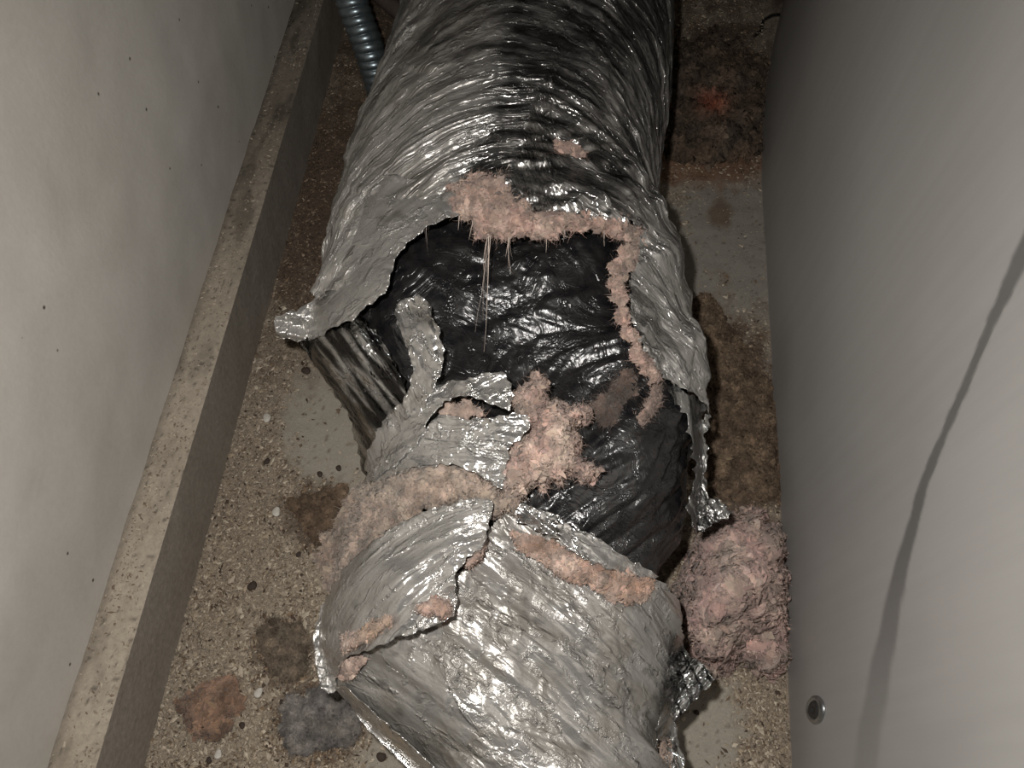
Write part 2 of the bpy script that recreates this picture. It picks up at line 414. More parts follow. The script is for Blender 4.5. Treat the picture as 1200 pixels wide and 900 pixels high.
# ------------------------------------------------------------------ the duct body (tube fitted to its two sides)
Lt = np.array([(-200, 505), (-80, 487), (0, 470), (60, 453), (110, 438), (200, 408), (260, 396), (330, 380), (380, 362), (410, 362), (450, 388), (500, 414), (560, 424), (620, 405), (700, 382), (760, 372), (810, 392), (850, 432), (900, 490), (960, 545), (1100, 600)], float)
Rt = np.array([(-200, 770), (-80, 778), (0, 784), (110, 787), (180, 778), (235, 770), (270, 782), (330, 803), (400, 815), (460, 823), (520, 822), (590, 820), (650, 812), (700, 803), (760, 799), (820, 790), (900, 783), (960, 775), (1100, 740)], float)
SY = np.linspace(-0.22, 1.7, 120)
xl = np.full(120, -0.245); xr = np.full(120, 0.145)
ztop = np.interp(SY, [-0.22, -0.02, 0.12, 0.3, 0.5, 0.9, 1.7], [0.18, 0.235, 0.275, 0.30, 0.335, 0.345, 0.345])
th = np.linspace(-0.4, math.pi+0.4, 121)
for it in range(25):
    xm = (xl+xr)/2; a = (xr-xl)/2; zc = ztop/2; b = ztop/2
    p = np.stack([xm[:, None]+a[:, None]*np.cos(th), SY[:, None]+0*th, zc[:, None]+b[:, None]*np.sin(th)], -1)
    nrm = np.stack([np.cos(th)/a[:, None], 0*th+0*a[:, None], np.sin(th)/b[:, None]], -1)
    dt = ((CAM-p)*nrm).sum(-1)
    for side in (0, 1):
        half = slice(0, 61) if side else slice(60, 121)
        k = np.argmin(np.abs(dt[:, half]), 1)+(0 if side else 60)
        q = p[np.arange(120), k]; px, py = pr(q); tgt = np.interp(py, *(Rt if side else Lt).T)
        e = (tgt-px)*np.linalg.norm(q-CAM, axis=1)/F_PX; e = np.clip(e, -0.05, 0.05)*0.6
        if side: xr = xr+e
        else: xl = xl+e
    ker = np.array([1, 2, 1])/4.
    for arr in (xl, xr):
        arr[1:-1] = np.convolve(arr, ker, 'valid')
def tube(Y, s=0.0):
    l = np.interp(Y, SY, xl); r = np.interp(Y, SY, xr); t = np.interp(Y, SY, ztop)
    return (l+r)/2, (r-l)/2-s, t/2+0.002, t/2-s
def tube_F(p, s):
    xm, a, zc, b = tube(p[..., 1], s); return np.hypot((p[..., 0]-xm)/a, (p[..., 2]-zc)/b)
def hit(px, py, s=0.0):
    d = rays(px, py); t0 = (0.45-CAM_H)/d[..., 2]; t1 = (0.004-CAM_H)/d[..., 2]
    N = 140; best = np.full(px.shape, 9.0); bt = t0.copy(); done = np.zeros(px.shape, bool); pF = None; pt = None
    for k in range(N):
        t = t0+(t1-t0)*k/(N-1); Fv = tube_F(CAM+d*t[..., None], s)
        if pF is not None:
            c = (~done) & (Fv <= 1) & (pF > 1); w = (pF-1)/(pF-Fv+1e-9)
            bt = np.where(c, pt+(t-pt)*w, bt); done |= c
        m = (~done) & (Fv < best); best = np.where(m, Fv, best); bt = np.where(m, t, bt)
        pF, pt = Fv, t
    p = CAM+d*bt[..., None]; xm, a, zc, b = tube(p[..., 1], s)
    n = np.stack([(p[..., 0]-xm)/a**2, 0*xm, (p[..., 2]-zc)/b**2], -1); n /= np.linalg.norm(n, axis=-1)[..., None]+1e-9
    return p, n

duct = bpy.data.objects.new('flexible_duct', None); scene.collection.objects.link(duct)
duct.location = (-0.05, 0.5, 0.0)
tag(duct, 'torn silver foil insulated flexible duct with gaping hole, lying along the floor', 'duct')

def tube_mesh(name, Y0, Y1, nY, nT, s, wr_fn, keep, mat, attr_fn=None):
    Ys = np.linspace(Y0, Y1, nY); T = np.linspace(-0.5*math.pi-0.0, 1.5*math.pi, nT)
    # more rings of vertices on the upper side, which is the side in view
    T = T-0.35*np.sin(2*(T+math.pi/2))*0.5
    YY, TT = np.meshgrid(Ys, T, indexing='ij'); YY = YY.ravel(); TT = TT.ravel()
    xm, a, zc, b = tube(YY, s)
    V = np.stack([xm+a*np.cos(TT), YY, zc+b*np.sin(TT)], -1)
    n = np.stack([np.cos(TT)/a, 0*a, np.sin(TT)/b], -1); n /= np.linalg.norm(n, axis=1)[:, None]
    arc = (TT-math.pi/2)*-0.19            # metres from the crown, + to the right
    px0, py0 = pr(V)
    V = V+n*wr_fn(V, arc, TT, px0, py0)[:, None]
    V[:, 2] = np.maximum(V[:, 2], 0.003)
    Fc = gridfaces(nY, nT)
    px, py = pr(V)
    at = attr_fn(V, arc, px, py) if attr_fn else {}
    if keep is not None:
        kv = keep(px, py, V); Fc = Fc[kv[Fc].all(1)]
    V, Fc, at = compact(V, Fc, at)
    return mesh(name, V, Fc, mat, duct, at)

# ---- outer foil jacket, far part, down to the tear
TEAR = [(200, 330), (360, 340), (372, 352), (420, 330), (455, 322), (463, 303), (476, 285), (497, 268), (520, 257), (545, 250), (640, 250), (752, 266),
        (748, 300), (738, 318), (736, 345), (738, 372), (748, 400), (762, 420), (772, 440), (790, 452), (812, 462), (828, 476), (838, 640), (1100, 640)]
tear_up = jag(TEAR, 6, 2.2, 3, False).tolist()+[(1200, -900), (100, -900)]
def wr_up(V, arc, TT, px, py):
    Y = V[:, 1]; X = V[:, 0]
    nearR0 = (1-ss(0.52, 0.58, Y))*ss(0.05, 0.1, arc)
    far = ss(0.50, 0.70, Y); rightm = ss(0.0, 0.06, arc); lft = (1-ss(-0.02, 0.04, arc))
    v = Y+1.6*arc*arc
    hoop = folds(arc, v, 90, 12, 0.030, 8, 1, 0.32, 0.5, 0.18)+folds(arc, v, 88, 12, 0.011, 9, 2, 0.42, 0.7, 0.2)
    diag = folds(arc, Y, 128, 16, 0.034, 7, 3, 0.38, 0.7, 0.2)+folds(arc, Y, 110, 50, 0.016, 6, 4, 0.22, 0.9, 0.25)
    big = fbm(v3(arc*6, Y*5, 2), 2)*0.007
    chunk = folds(arc, Y, 30, 60, 0.042, 7, 5, 0.6, 0.5, 0.25)
    shard = folds(arc, Y, 118, 14, 0.034, 8, 15, 0.75, 0.3, 0.2)*ss(0.0, 0.03, arc+0.02)*ss(0.42, 0.46, Y)*ss(0.64, 0.56, Y)*(1-nearR0)
    shard = shard+folds(arc, Y, 128, 12, 0.04, 7, 16, 0.6, 0.8, 0.14)*lft*ss(0.38, 0.46, Y)*ss(0.85, 0.7, Y)+folds(arc, Y, 125, 30, 0.02, 6, 17, 0.5, 0.95, 0.2)*lft*ss(0.85, 0.7, Y)
    fine = folds(arc, v, 80, 40, 0.006, 6, 6, 0.35, 0.7, 0.3)
    nearR = (1-ss(0.52, 0.58, Y))*ss(0.05, 0.1, arc)
    hw = np.maximum(far*0.9, rightm*(1-nearR))
    w = hoop*np.clip(hw+0.12, 0, 1)+diag*(1-hw)*1.0+big+shard+chunk*nearR+fine*np.clip(0.35+far, 0, 1)
    dE, _, _ = polydist(px, py, jag(TEAR, 6, 2.2, 3, False)[6:-2], False)
    return w-0.004+0.004*np.exp(-dE/9.)*(0.6+1.2*noise(v3(px/7, py/7)))
def at_up(V, arc, px, py):
    n = fbm(v3(px/60, py/60), 4); n2 = fbm(v3(px/14, py/9), 3)
    left = 1-ss(535, 585, px+0.25*(py-150)+25*n)
    dust = 0.72*left+0.10*(1-left)+0.22*n*(0.4+left)
    top = ss(170, 40, py+30*n)
    dust = dust+0.18*top*(1-left)
    n3 = fbm(v3(arc*14, (V[:, 1]+1.6*arc*arc)*75, 3), 4, 0.6)
    darkening = np.clip((0.42+0.75*n3)*(1-left)*ss(275, 215, py)+(0.25+0.6*n3)*top*left+0.25*top*(1-left), 0, 0.9)  # mirrored dark surroundings painted into the clean foil as near-black streaks
    hw_ = np.maximum(ss(0.50, 0.70, V[:, 1])*0.9, ss(0.0, 0.06, arc)); an = (1-hw_)*math.radians(38)
    vv = V[:, 1]+1.6*arc*arc
    return {'dust': np.clip(dust, 0, 0.95), 'darkening': darkening, 'fold': np.stack([arc*np.cos(an)+vv*np.sin(an), vv*np.cos(an)-arc*np.sin(an), 0*arc], -1)}
tube_mesh('outer_jacket', 0.12, 1.65, 560, 520, 0.0, wr_up, lambda px, py, V: inside(px, py, tear_up), M_foil, at_up)

# ---- black inner liner over the wire helix
def wr_in(V, arc, TT, px, py):
    Y = V[:, 1]; low = ss(0.44, 0.34, Y); v = Y-0.75*arc*low
    ring = (np.abs(np.sin(v*math.pi/0.034+0.5*noise(v3(arc*7, Y*7)))))**0.5*0.004*(0.1+0.9*low)
    f = folds(arc, v, 90, 35, 0.035, 10, 11, 0.45, 0.5, 0.2)+folds(arc, v, 90, 14, 0.011, 6, 12, 0.35, 0.6, 0.25)*(0.3+low)+folds(arc, v, 0, 90, 0.012, 6, 13, 0.25, 0.9, 0.3)
    sag = -0.026*np.exp(-(arc/0.07)**2)*ss(0.25, 0.36, Y)*ss(0.75, 0.5, Y)+fbm(v3(arc*8, Y*8, 3), 2)*0.012
    return ring+f*0.8+sag-0.006+0.020*ss(0.07, 0.13, arc)*ss(0.44, 0.37, Y)*ss(0.20, 0.27, Y)-0.012*ss(0.24, 0.18, Y)
tube_mesh('inner_liner', 0.10, 0.95, 520, 440, 0.030, wr_in, None, M_black)

# ---- lower jacket
LOW = [(385, 790), (420, 735), (480, 700), (540, 668), (566, 628), (585, 605), (600, 592), (640, 600), (690, 632), (735, 655), (760, 672), (782, 684), (797, 705), (801, 740), (812, 790), (840, 830), (860, 1200), (100, 1200), (300, 760), (368, 775)]
def wr_low(V, arc, TT, px, py):
    X = V[:, 0]; Y = V[:, 1]+0.25*V[:, 0]**2
    w = folds(X, Y, 58, 6, 0.060, 6, 21, 0.60, 0.3, 0.10)+folds(X, Y, 62, 12, 0.026, 8, 22, 0.55, 0.7, 0.14)
    w = w+folds(X, Y, 20, 70, 0.026, 6, 23, 0.24, 0.9, 0.25)+folds(X, Y, 0, 90, 0.008, 6, 24, 0.16, 0.9, 0.3)
    return w-0.008+fbm(v3(X*8, Y*8, 5), 2)*0.007
def at_low(V, arc, px, py):
    n = fbm(v3(px/50, py/50), 4); X = V[:, 0]; Y = V[:, 1]+0.25*X*X; return {'fold': np.stack([X*0.85-Y*0.53, X*0.53+Y*0.85, 0*X], -1), 'dust': np.clip(0.80+0.4*n, 0, 1), 'darkening': np.clip(ss(0.35, 0.8, fbm(v3(px/25, py/18, 3), 3))*0.4, 0, 1)}
lowp = jag(LOW, 8, 1.3, 8)
tube_mesh('lower_jacket', -0.18, 0.33, 300, 520, 0.0, wr_low, lambda px, py, V: inside(px, py, lowp), M_foil, at_low)

# ------------------------------------------------------------------ sheets draped over the duct from a torn outline
def patch_grid(poly, step):
    poly = np.asarray(poly, float); x0, y0 = poly.min(0)-step; x1, y1 = poly.max(0)+step
    xs = np.arange(x0, x1+step, step); ys = np.arange(y0, y1+step, step)
    X, Y = np.meshgrid(xs, ys, indexing='ij'); X = X.ravel(); Y = Y.ravel()
    ins = inside(X, Y, poly); d, bx, by = polydist(X, Y, poly)
    Fc = gridfaces(len(xs), len(ys)); Fc = Fc[ins[Fc].any(1)]
    X = np.where(ins, X, bx); Y = np.where(ins, Y, by); d = np.where(ins, d, 0)
    V2, Fc, at = compact(np.stack([X, Y], -1), Fc, {'d': d})
    ar = 0
    for i, j in ((0, 1), (1, 2), (2, 3), (3, 0)):
        ar = ar+V2[Fc[:, i], 0]*V2[Fc[:, j], 1]-V2[Fc[:, j], 0]*V2[Fc[:, i], 1]
    return V2[:, 0], V2[:, 1], Fc, at['d']
def lifts(px, py, ctrl):
    c = np.array(ctrl, float); w = 1/((px[:, None]-c[:, 0])**2+(py[:, None]-c[:, 1])**2+60)**1.5
    return (w*c[:, 2]).sum(1)/w.sum(1)
def sheet(name, poly, ctrl, wrinkle, mat,  dust=0.4, step=2.0, s=0.0, seed=5, jg=1.8, curl=0.003, darkening=0.0, label=None, thick=0.0007):
    pg = jag(poly, 5, jg, seed); px, py, Fc, d = patch_grid(pg, step)
    p, n = hit(px, py, s); w = lifts(px, py, ctrl)+wrinkle(px, py, d)
    w = w+curl*np.exp(-d/5.)*(0.5+1.3*noise(v3(px/6, py/6, seed)))
    V = p+n*w[:, None]; V[:, 2] = np.maximum(V[:, 2], 0.003)
    # keep the traced outline: slide each point back onto its own line of the survey
    q = CAM-V; q = V; dd = rays(px, py); dd /= np.linalg.norm(dd, axis=1)[:, None]
    V = CAM+dd*((V-CAM)*dd).sum(1)[:, None]
    nn = fbm(v3(px/30, py/30, seed), 3)
    fa, fb = wrinkle.fold(px, py)
    o = mesh(name, V, Fc, mat, duct, {'fold': np.stack([fa, fb, 0*fa+seed], -1), 'dust': np.clip(dust+0.3*nn, 0, 0.95), 'darkening': np.clip(ss(0.4, 0.9, nn)*0.3+darkening*ss(-0.25, 0.35, fbm(v3(fa*14, fb*130, seed), 3)+0.25), 0, 0.97)})  # dark tone: streaks along the folds plus faint random mottling
    md = o.modifiers.new('thickness', 'SOLIDIFY'); md.thickness = thick; md.offset = 0
    if label: o['label'] = label
    return o
MP = 0.00078
def streak(ang, L, S, amp, seed=0, o=3):
    def f(px, py, d):
        u = px*MP; v = py*MP; k = amp/0.008
        return (folds(u, v, ang+90, 8, S*MP*1.5, 7, seed+30, 0.42*k, 0.35, 0.25)+folds(u, v, ang+90, 14, S*MP*0.6, 6, seed+60, 0.36*k, 0.6, 0.3)
                + folds(u, v, ang, 80, 0.014, 4, seed+90, 0.16*k, 0.8, 0.3)-0.003)
    ca, sa = math.cos(math.radians(ang)), math.sin(math.radians(ang))
    f.fold = lambda px, py: ((px*ca+py*sa)*MP, (py*ca-px*sa)*MP)
    return f
# flap at the left of the tear, sticking out past the side of the duct
sheet('torn_flap', [(455, 205), (520, 215), (542, 250), (520, 257), (497, 268), (476, 285), (463, 303), (457, 322), (454, 338), (440, 352), (426, 362), (418, 371), (400, 379), (386, 385), (374, 394),
                    (360, 400), (344, 399), (326, 394), (322, 384), (323, 370), (340, 364), (358, 357), (370, 348), (380, 325), (388, 295), (396, 262), (403, 228), (425, 208)],
      [(522, 222, -0.004), (500, 210, -0.012), (535, 238, 0.0), (410, 225, -0.012), (440, 213, -0.014), (450, 240, -0.002), (470, 208, -0.014), (403, 245, -0.008), (393, 282, -0.002), (460, 270, 0.007), (520, 250, 0.008), (385, 330, 0.006), (440, 340, 0.022), (380, 385, 0.03), (330, 380, 0.02)],
      streak(-40, 75, 17, 0.007, 1), M_foil, 0.55, curl=0.006, jg=1.6)
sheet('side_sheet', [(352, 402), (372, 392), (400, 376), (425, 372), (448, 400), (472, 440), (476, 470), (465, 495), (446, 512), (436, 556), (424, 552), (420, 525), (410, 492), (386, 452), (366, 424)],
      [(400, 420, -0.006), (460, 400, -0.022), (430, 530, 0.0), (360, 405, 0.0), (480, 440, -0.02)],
      streak(52, 60, 14, 0.022, 9), M_shiny, 0.0, curl=0.002, darkening=0.95)  # nearly black film with silver left in streaks along the folds
sheet('foil_strip', [(462, 368), (470, 352), (490, 344), (503, 356), (512, 380), (519, 405), (517, 435), (508, 456), (495, 480), (470, 512), (448, 545), (434, 560), (427, 545), (440, 508), (462, 478), (479, 456), (484, 430), (474, 400)],
      [(490, 350, 0.0), (500, 400, 0.016), (490, 460, 0.022), (440, 540, 0.016)], streak(68, 50, 9, 0.010, 2), M_foil, 0.22)
sheet('foil_fold', [(462, 512), (488, 470), (508, 455), (530, 445), (560, 440), (588, 435), (594, 445), (602, 462), (598, 482), (575, 474), (550, 463), (530, 466), (514, 478), (502, 492), (500, 505), (480, 530), (440, 562), (430, 556)],
      [(520, 450, 0.012), (585, 455, 0.022), (470, 510, 0.024), (435, 555, 0.016), (540, 455, 0.03)], streak(-28, 60, 10, 0.007, 3), M_foil, 0.3, seed=6)
sheet('foil_fold', [(497, 506), (505, 494), (515, 486), (545, 491), (580, 489), (606, 484), (622, 492), (612, 512), (596, 525), (592, 550), (589, 573), (560, 556), (530, 543), (490, 548), (440, 566), (424, 566), (440, 545), (470, 525)],
      [(520, 500, 0.02), (610, 495, 0.03), (540, 530, 0.026), (430, 560, 0.012), (585, 560, 0.02)], streak(4, 70, 8, 0.009, 4), M_foil, 0.35, seed=7)
def arcs(px, py, d):
    r = np.hypot(px-640, (py-880)*0.95); a = np.arctan2(py-880, px-640)
    return folds(a*0.16, r*MP, 90, 4, 0.026, 7, 41, 0.5, 0.3, 0.25, 0.3)+folds(a*0.16, r*MP, 90, 9, 0.011, 6, 42, 0.4, 0.6, 0.3)+folds(px*MP, py*MP, 0, 90, 0.014, 4, 43, 0.14, 0.9)-0.004
arcs.fold = lambda px, py: (np.arctan2(py-880, px-640)*0.16, np.hypot(px-640, (py-880)*0.95)*MP)
sheet('folded_flap', [(368, 758), (370, 730), (382, 700), (405, 665), (440, 632), (485, 605), (530, 590), (560, 583), (578, 590), (576, 602), (566, 640), (545, 660), (532, 676), (536, 700), (532, 722), (505, 735), (470, 745), (440, 758), (410, 768), (400, 775), (396, 792), (391, 812), (376, 806), (372, 785)],
      [(380, 740, 0.006), (470, 630, 0.022), (560, 600, 0.024), (540, 660, 0.030), (530, 715, 0.028), (430, 740, 0.035), (385, 800, 0.01), (460, 690, 0.046)],
      arcs, M_foil, 0.5, s=0.0, curl=0.003)
sheet('rim_foil', [(600, 592), (618, 592), (650, 603), (690, 625), (725, 648), (752, 664), (772, 676), (750, 676), (715, 668), (680, 652), (650, 630), (622, 618), (604, 612)],
      [(600, 600, 0.012), (690, 640, 0.012), (760, 670, 0.008)], streak(32, 60, 10, 0.006, 8), M_foil, 0.15)
sheet('rim_foil', [(812, 572), (824, 548), (829, 578), (845, 590), (860, 600), (836, 612), (816, 628), (806, 600)],
      [(800, 580, -0.015), (840, 600, 0.0)], streak(60, 30, 9, 0.006, 5), M_shiny, 0.4, jg=2.5, darkening=0.8)
sheet('rim_foil', [(783, 452), (812, 462), (826, 474), (827, 520), (826, 560), (829, 600), (818, 606), (815, 560), (812, 520), (806, 490), (790, 468)],
      [(800, 470, -0.006), (822, 560, -0.003)], streak(80, 30, 8, 0.006, 6), M_shiny, 0.2, jg=2.8, darkening=0.7)
sheet('lower_foil', [(792, 742), (806, 765), (832, 786), (838, 796), (812, 822), (790, 846), (786, 860), (782, 880), (775, 930), (766, 930), (770, 860), (778, 800), (786, 760)],
      [(800, 780, -0.01), (830, 795, -0.01), (780, 880, -0.004)], streak(-50, 40, 10, 0.008, 7), M_shiny, 0.05, darkening=0.75)
sheet('rolled_edge', [(394, 806), (404, 804), (440, 836), (480, 872), (512, 902), (526, 930), (500, 930), (470, 892), (430, 854)],
      [(440, 845, 0.004)], streak(41, 50, 7, 0.006, 12), M_foil, 0.15, curl=0.001, jg=0.8)
sheet('lower_foil', [(788, 842), (796, 870), (806, 905), (812, 940), (780, 940), (772, 890), (778, 850)],
      [(790, 880, -0.005)], streak(70, 30, 9, 0.007, 8), M_shiny, 0.1)

# ------------------------------------------------------------------ fibre: lumps, flakes and loose threads
PINK = np.array([0.54, 0.36, 0.295]); TAN = np.array([0.52, 0.39, 0.32]); GREYB = np.array([0.33, 0.27, 0.22])
def flakes(V, Fc, n, size, seed, C, lay=0.5, aspect=0.45):
    r = np.random.default_rng(seed); f = r.integers(0, len(Fc), n); N = vnormals(V, Fc)
    w = r.dirichlet(np.ones(Fc.shape[1]), n)
    p = (V[Fc[f]]*w[..., None]).sum(1); nn = N[Fc[f, 0]]; col = C[Fc[f, 0]]
    t = r.normal(size=(n, 3)); t -= (t*nn).sum(1)[:, None]*nn; t /= np.linalg.norm(t, axis=1)[:, None]
    t = t+nn*(r.normal(size=n)*lay)[:, None]; t /= np.linalg.norm(t, axis=1)[:, None]
    b = np.cross(nn, t); b /= np.linalg.norm(b, axis=1)[:, None]+1e-9; u = np.cross(t, b)
    u *= np.sign((u*nn).sum(1)+1e-9)[:, None]
    L = (size*np.exp(r.normal(size=n)*0.35))[:, None]; Wd = L*aspect*(0.6+0.8*r.random(n))[:, None]
    q = [p-t*L*0.5, p-t*L*0.1+b*Wd*0.5+u*L*0.12, p-t*L*0.1-b*Wd*0.5+u*L*0.12, p+u*L*0.32, p+t*L*0.32+b*Wd*0.35+u*L*0.14, p+t*L*0.32-b*Wd*0.35+u*L*0.14, p+t*L*0.6]
    VV = np.stack(q, 1)+r.normal(size=(n, 7, 3))*size*0.07
    T = np.array([(0, 1, 3), (0, 3, 2), (1, 4, 3), (3, 5, 2), (3, 4, 6), (3, 6, 5)])
    FF = (T[None]+7*np.arange(n)[:, None, None]).reshape(-1, 3)
    cc = np.repeat(col*(0.72+0.6*r.random(n))[:, None]*(1+0.018*r.normal(size=(n, 3))), 7, 0)
    return VV.reshape(-1, 3), FF, np.clip(cc, 0.01, 0.85)
def threads(p, dirs, L, wdt, seed, col, seg=4, grav=0.3, wob=0.35):
    r = np.random.default_rng(seed); n = len(p); Vs = []; 
    d = dirs/np.linalg.norm(dirs, axis=1)[:, None]; cur = p.copy(); side = np.cross(d, r.normal(size=(n, 3))); side /= np.linalg.norm(side, axis=1)[:, None]
    for k in range(seg+1):
        w = (wdt*(1-k/seg*0.85))[:, None] if hasattr(wdt, '__len__') else wdt*(1-k/seg*0.85)
        Vs += [cur-side*w*0.5, cur+side*w*0.5]
        cur = cur+d*(L/seg)[:, None]; d = d+r.normal(size=(n, 3))*wob+np.array([0, 0, -grav]); d /= np.linalg.norm(d, axis=1)[:, None]
    VV = np.stack(Vs, 1); m = 2*(seg+1); T = []
    for k in range(seg): T += [(2*k, 2*k+1, 2*k+3), (2*k, 2*k+3, 2*k+2)]
    FF = (np.array(T)[None]+m*np.arange(n)[:, None, None]).reshape(-1, 3)
    return VV.reshape(-1, 3), FF, np.repeat(col, m, 0) if len(col) == n else np.tile(col, (n*m, 1))
def fluff(name, poly, mode, ctrl, parent, col=PINK, col2=TAN, nfl=1200, size=0.006, seed=1, jg=4.0, lump=0.006, cell=60., dome=10., nth=150, thl=0.012, step=2.5, mat=None, s=0.0, spec=None, lay=0.8, skirt=False):
    pg = jag(poly, 7, jg, seed); px, py, Fc, d = patch_grid(pg, step)
    e = 1-np.exp(-d/dome)
    if mode == 'duct': p, n = hit(px, py, s); V = p+n*(lifts(px, py, ctrl)*e)[:, None]
    else:
        z = lifts(px, py, ctrl)*e+0.001; V = P(px, py, z); n = np.tile([0, 0, 1.0], (len(V), 1)); n = n+np.array([0, -0.4, 0.2])
        n /= np.linalg.norm(n, axis=1)[:, None]
    w1, i1 = worley(V*cell); w2, i2 = worley(V*cell*2.3+5); nz = fbm(V*cell*1.3, 3)
    h = lump*((0.62-w1)*1.2+(0.6-w2)*0.5+0.35*nz)
    V = V+n*(h*(0.25+0.75*e))[:, None]+0.3*lump*np.stack([noise(V*200+k*9) for k in range(3)], -1)
    if mode == 'duct':
        dd = rays(px, py); dd /= np.linalg.norm(dd, axis=1)[:, None]; V = CAM+dd*((V-CAM)*dd).sum(1)[:, None]+0.35*lump*np.stack([noise(V*160+k*9) for k in range(3)], -1)
    V[:, 2] = np.maximum(V[:, 2], 0.0015)
    m = np.clip(0.5+0.9*fbm(v3(px/28, py/28, seed), 3), 0, 1)[:, None]
    C = (col*(1-m)+col2*m)*(0.78+0.42*i1)[:, None]*np.clip(1.2-0.75*w1, 0.4, 1.1)[:, None]  # hollows between the lumps darkened: crevice shade put into the colour
    if spec: C = spec(px, py, C)
    C = np.clip(C, 0.01, 0.85)
    T = np.concatenate([Fc[:, [0, 1, 2]], Fc[:, [0, 2, 3]]]); VV = [V]; FF = [T]; CC = [C]; off = len(V)
    N = vnormals(V, Fc); flip = (N*(CAM-V)).sum(1) < 0; 
    if flip.mean() > 0.5: Fc = Fc[:, ::-1]; N = -N
    if nfl:
        a, b_, c = flakes(V, Fc, nfl, size, seed+50, C, lay); VV.append(a); FF.append(b_+off); CC.append(c); off += len(a)
    if nth:
        r = np.random.default_rng(seed+9); rim = np.where(d < step*1.5)[0]; nth = int(nth*1.8); k = r.choice(rim, nth)
        k2 = r.choice(len(V), nth//2); kk = np.concatenate([k, k2])
        dr = N[kk]*0.6+r.normal(size=(len(kk), 3))*0.8
        a, b_, c = threads(V[kk], dr, thl*(0.25+0.75*r.random(len(kk))**2), 0.00032*(0.6+r.random(len(kk))), seed, np.clip(C[kk]*1.1, 0, 0.85))
        VV.append(a); FF.append(b_+off); CC.append(c); off += len(a)
    if nfl:
        r = np.random.default_rng(seed+77); m_ = int(nfl*1.5); kk = r.integers(0, len(V), m_)
        a, b_, c = threads(V[kk], N[kk]*0.5+r.normal(size=(m_, 3))*0.9, size*(0.6+1.2*r.random(m_)), 0.00045*(0.5+r.random(m_)), seed+78, np.clip(C[kk]*1.3, 0, 0.9), 4, 0.0, 0.8)
        VV.append(a); FF.append(b_+off); CC.append(c); off += len(a)
    return mesh(name, np.concatenate(VV), np.concatenate(FF), mat or M_fluff, parent, {'paint': np.concatenate(CC)})

# fringe of insulation along the far side of the hole
fr = fluff('insulation', [(528, 235), (536, 215), (552, 206), (575, 204), (596, 212), (606, 228), (622, 240), (650, 246), (690, 246), (722, 252), (748, 264), (756, 274), (735, 282), (716, 278), (700, 270), (672, 270), (652, 276), (628, 280), (600, 276), (588, 282), (572, 276), (556, 266), (540, 250)],
      'duct', [(560, 235, 0.020), (620, 258, 0.016), (720, 266, 0.014)], duct, nfl=1500, size=0.0055, seed=3, nth=260, thl=0.016, dome=6, lump=0.006, cell=75)
fr['label'] = 'pink fibreglass fringe along the upper edge of the hole'
# threads hanging from the fringe into the hole
pts = []; drs = []; Ls = []
r_ = np.random.default_rng(5)
for (x, y, L) in [(556, 262, .02), (573, 274, .05), (574, 276, .105), (575, 276, .09), (597, 278, .03), (598, 278, .04), (641, 274, .02), (505, 262, .022), (501, 262, .03), (540, 256, .015), (660, 272, .012), (706, 274, .014)]:
    for _ in range(2):
        p, n = hit(np.array([x+r_.normal()*1.5]), np.array([float(y)]), 0.0); pts.append(p[0]+n[0]*0.004); drs.append([r_.normal()*0.05, -0.75, -0.35]); Ls.append(L*(0.7+0.4*r_.random()))
a, b_, c = threads(np.array(pts), np.array(drs), np.array(Ls), 0.0009, 4, np.array([0.62, 0.52, 0.45]), 5, 0.05, 0.07)
tag(mesh('loose_threads', a, b_, M_fluff, duct, {'paint': c}), kind='stuff')
fluff('insulation', [(748, 278), (756, 285), (756, 300), (745, 315), (732, 330), (735, 350), (738, 372), (746, 392), (756, 412), (768, 430), (776, 446), (762, 450), (750, 430), (742, 408), (728, 392), (722, 376), (716, 352), (712, 330), (718, 306), (735, 290)],
      'duct', [(730, 330, 0.002), (760, 430, 0.004)], duct, nfl=700, size=0.005, seed=13, nth=200, thl=0.012, dome=5, lump=0.005, cell=80)
fluff('insulation', [(648, 166), (660, 160), (676, 164), (690, 178), (688, 190), (668, 188), (652, 178)], 'duct', [(668, 176, 0.009)], duct, nfl=120, size=0.0045, seed=14, nth=20, jg=1.5, dome=5, lump=0.004, cell=80)
fluff('insulation', [(704, 190), (716, 190), (732, 200), (726, 206), (710, 200)], 'duct', [(715, 198, 0.007)], duct, nfl=40, size=0.0045, seed=15, nth=10, jg=1.5, dome=5, lump=0.004, cell=80)
# brown matted fibre stuck to the liner at the right of the hole
fluff('matted_fibre', [(738, 405), (752, 402), (762, 420), (768, 445), (758, 462), (748, 480), (736, 496), (712, 500), (694, 488), (700, 470), (716, 452), (726, 430)],
      'duct', [(740, 420, 0.016), (710, 490, 0.012)], duct, col=np.array([0.17, 0.115, 0.09]), col2=np.array([0.10, 0.07, 0.055]), nfl=900, size=0.004, seed=16, nth=500, thl=0.02, dome=8, lump=0.003, s=0.024, jg=5)
fluff('matted_fibre', [(770, 445), (782, 452), (776, 470), (760, 490), (748, 498), (752, 480), (762, 462)],
      'duct', [(765, 470, 0.016)], duct, col=np.array([0.40, 0.29, 0.24]), col2=np.array([0.2, 0.14, 0.11]), nfl=200, size=0.004, seed=17, nth=120, dome=6, lump=0.004, s=0.012, jg=3)
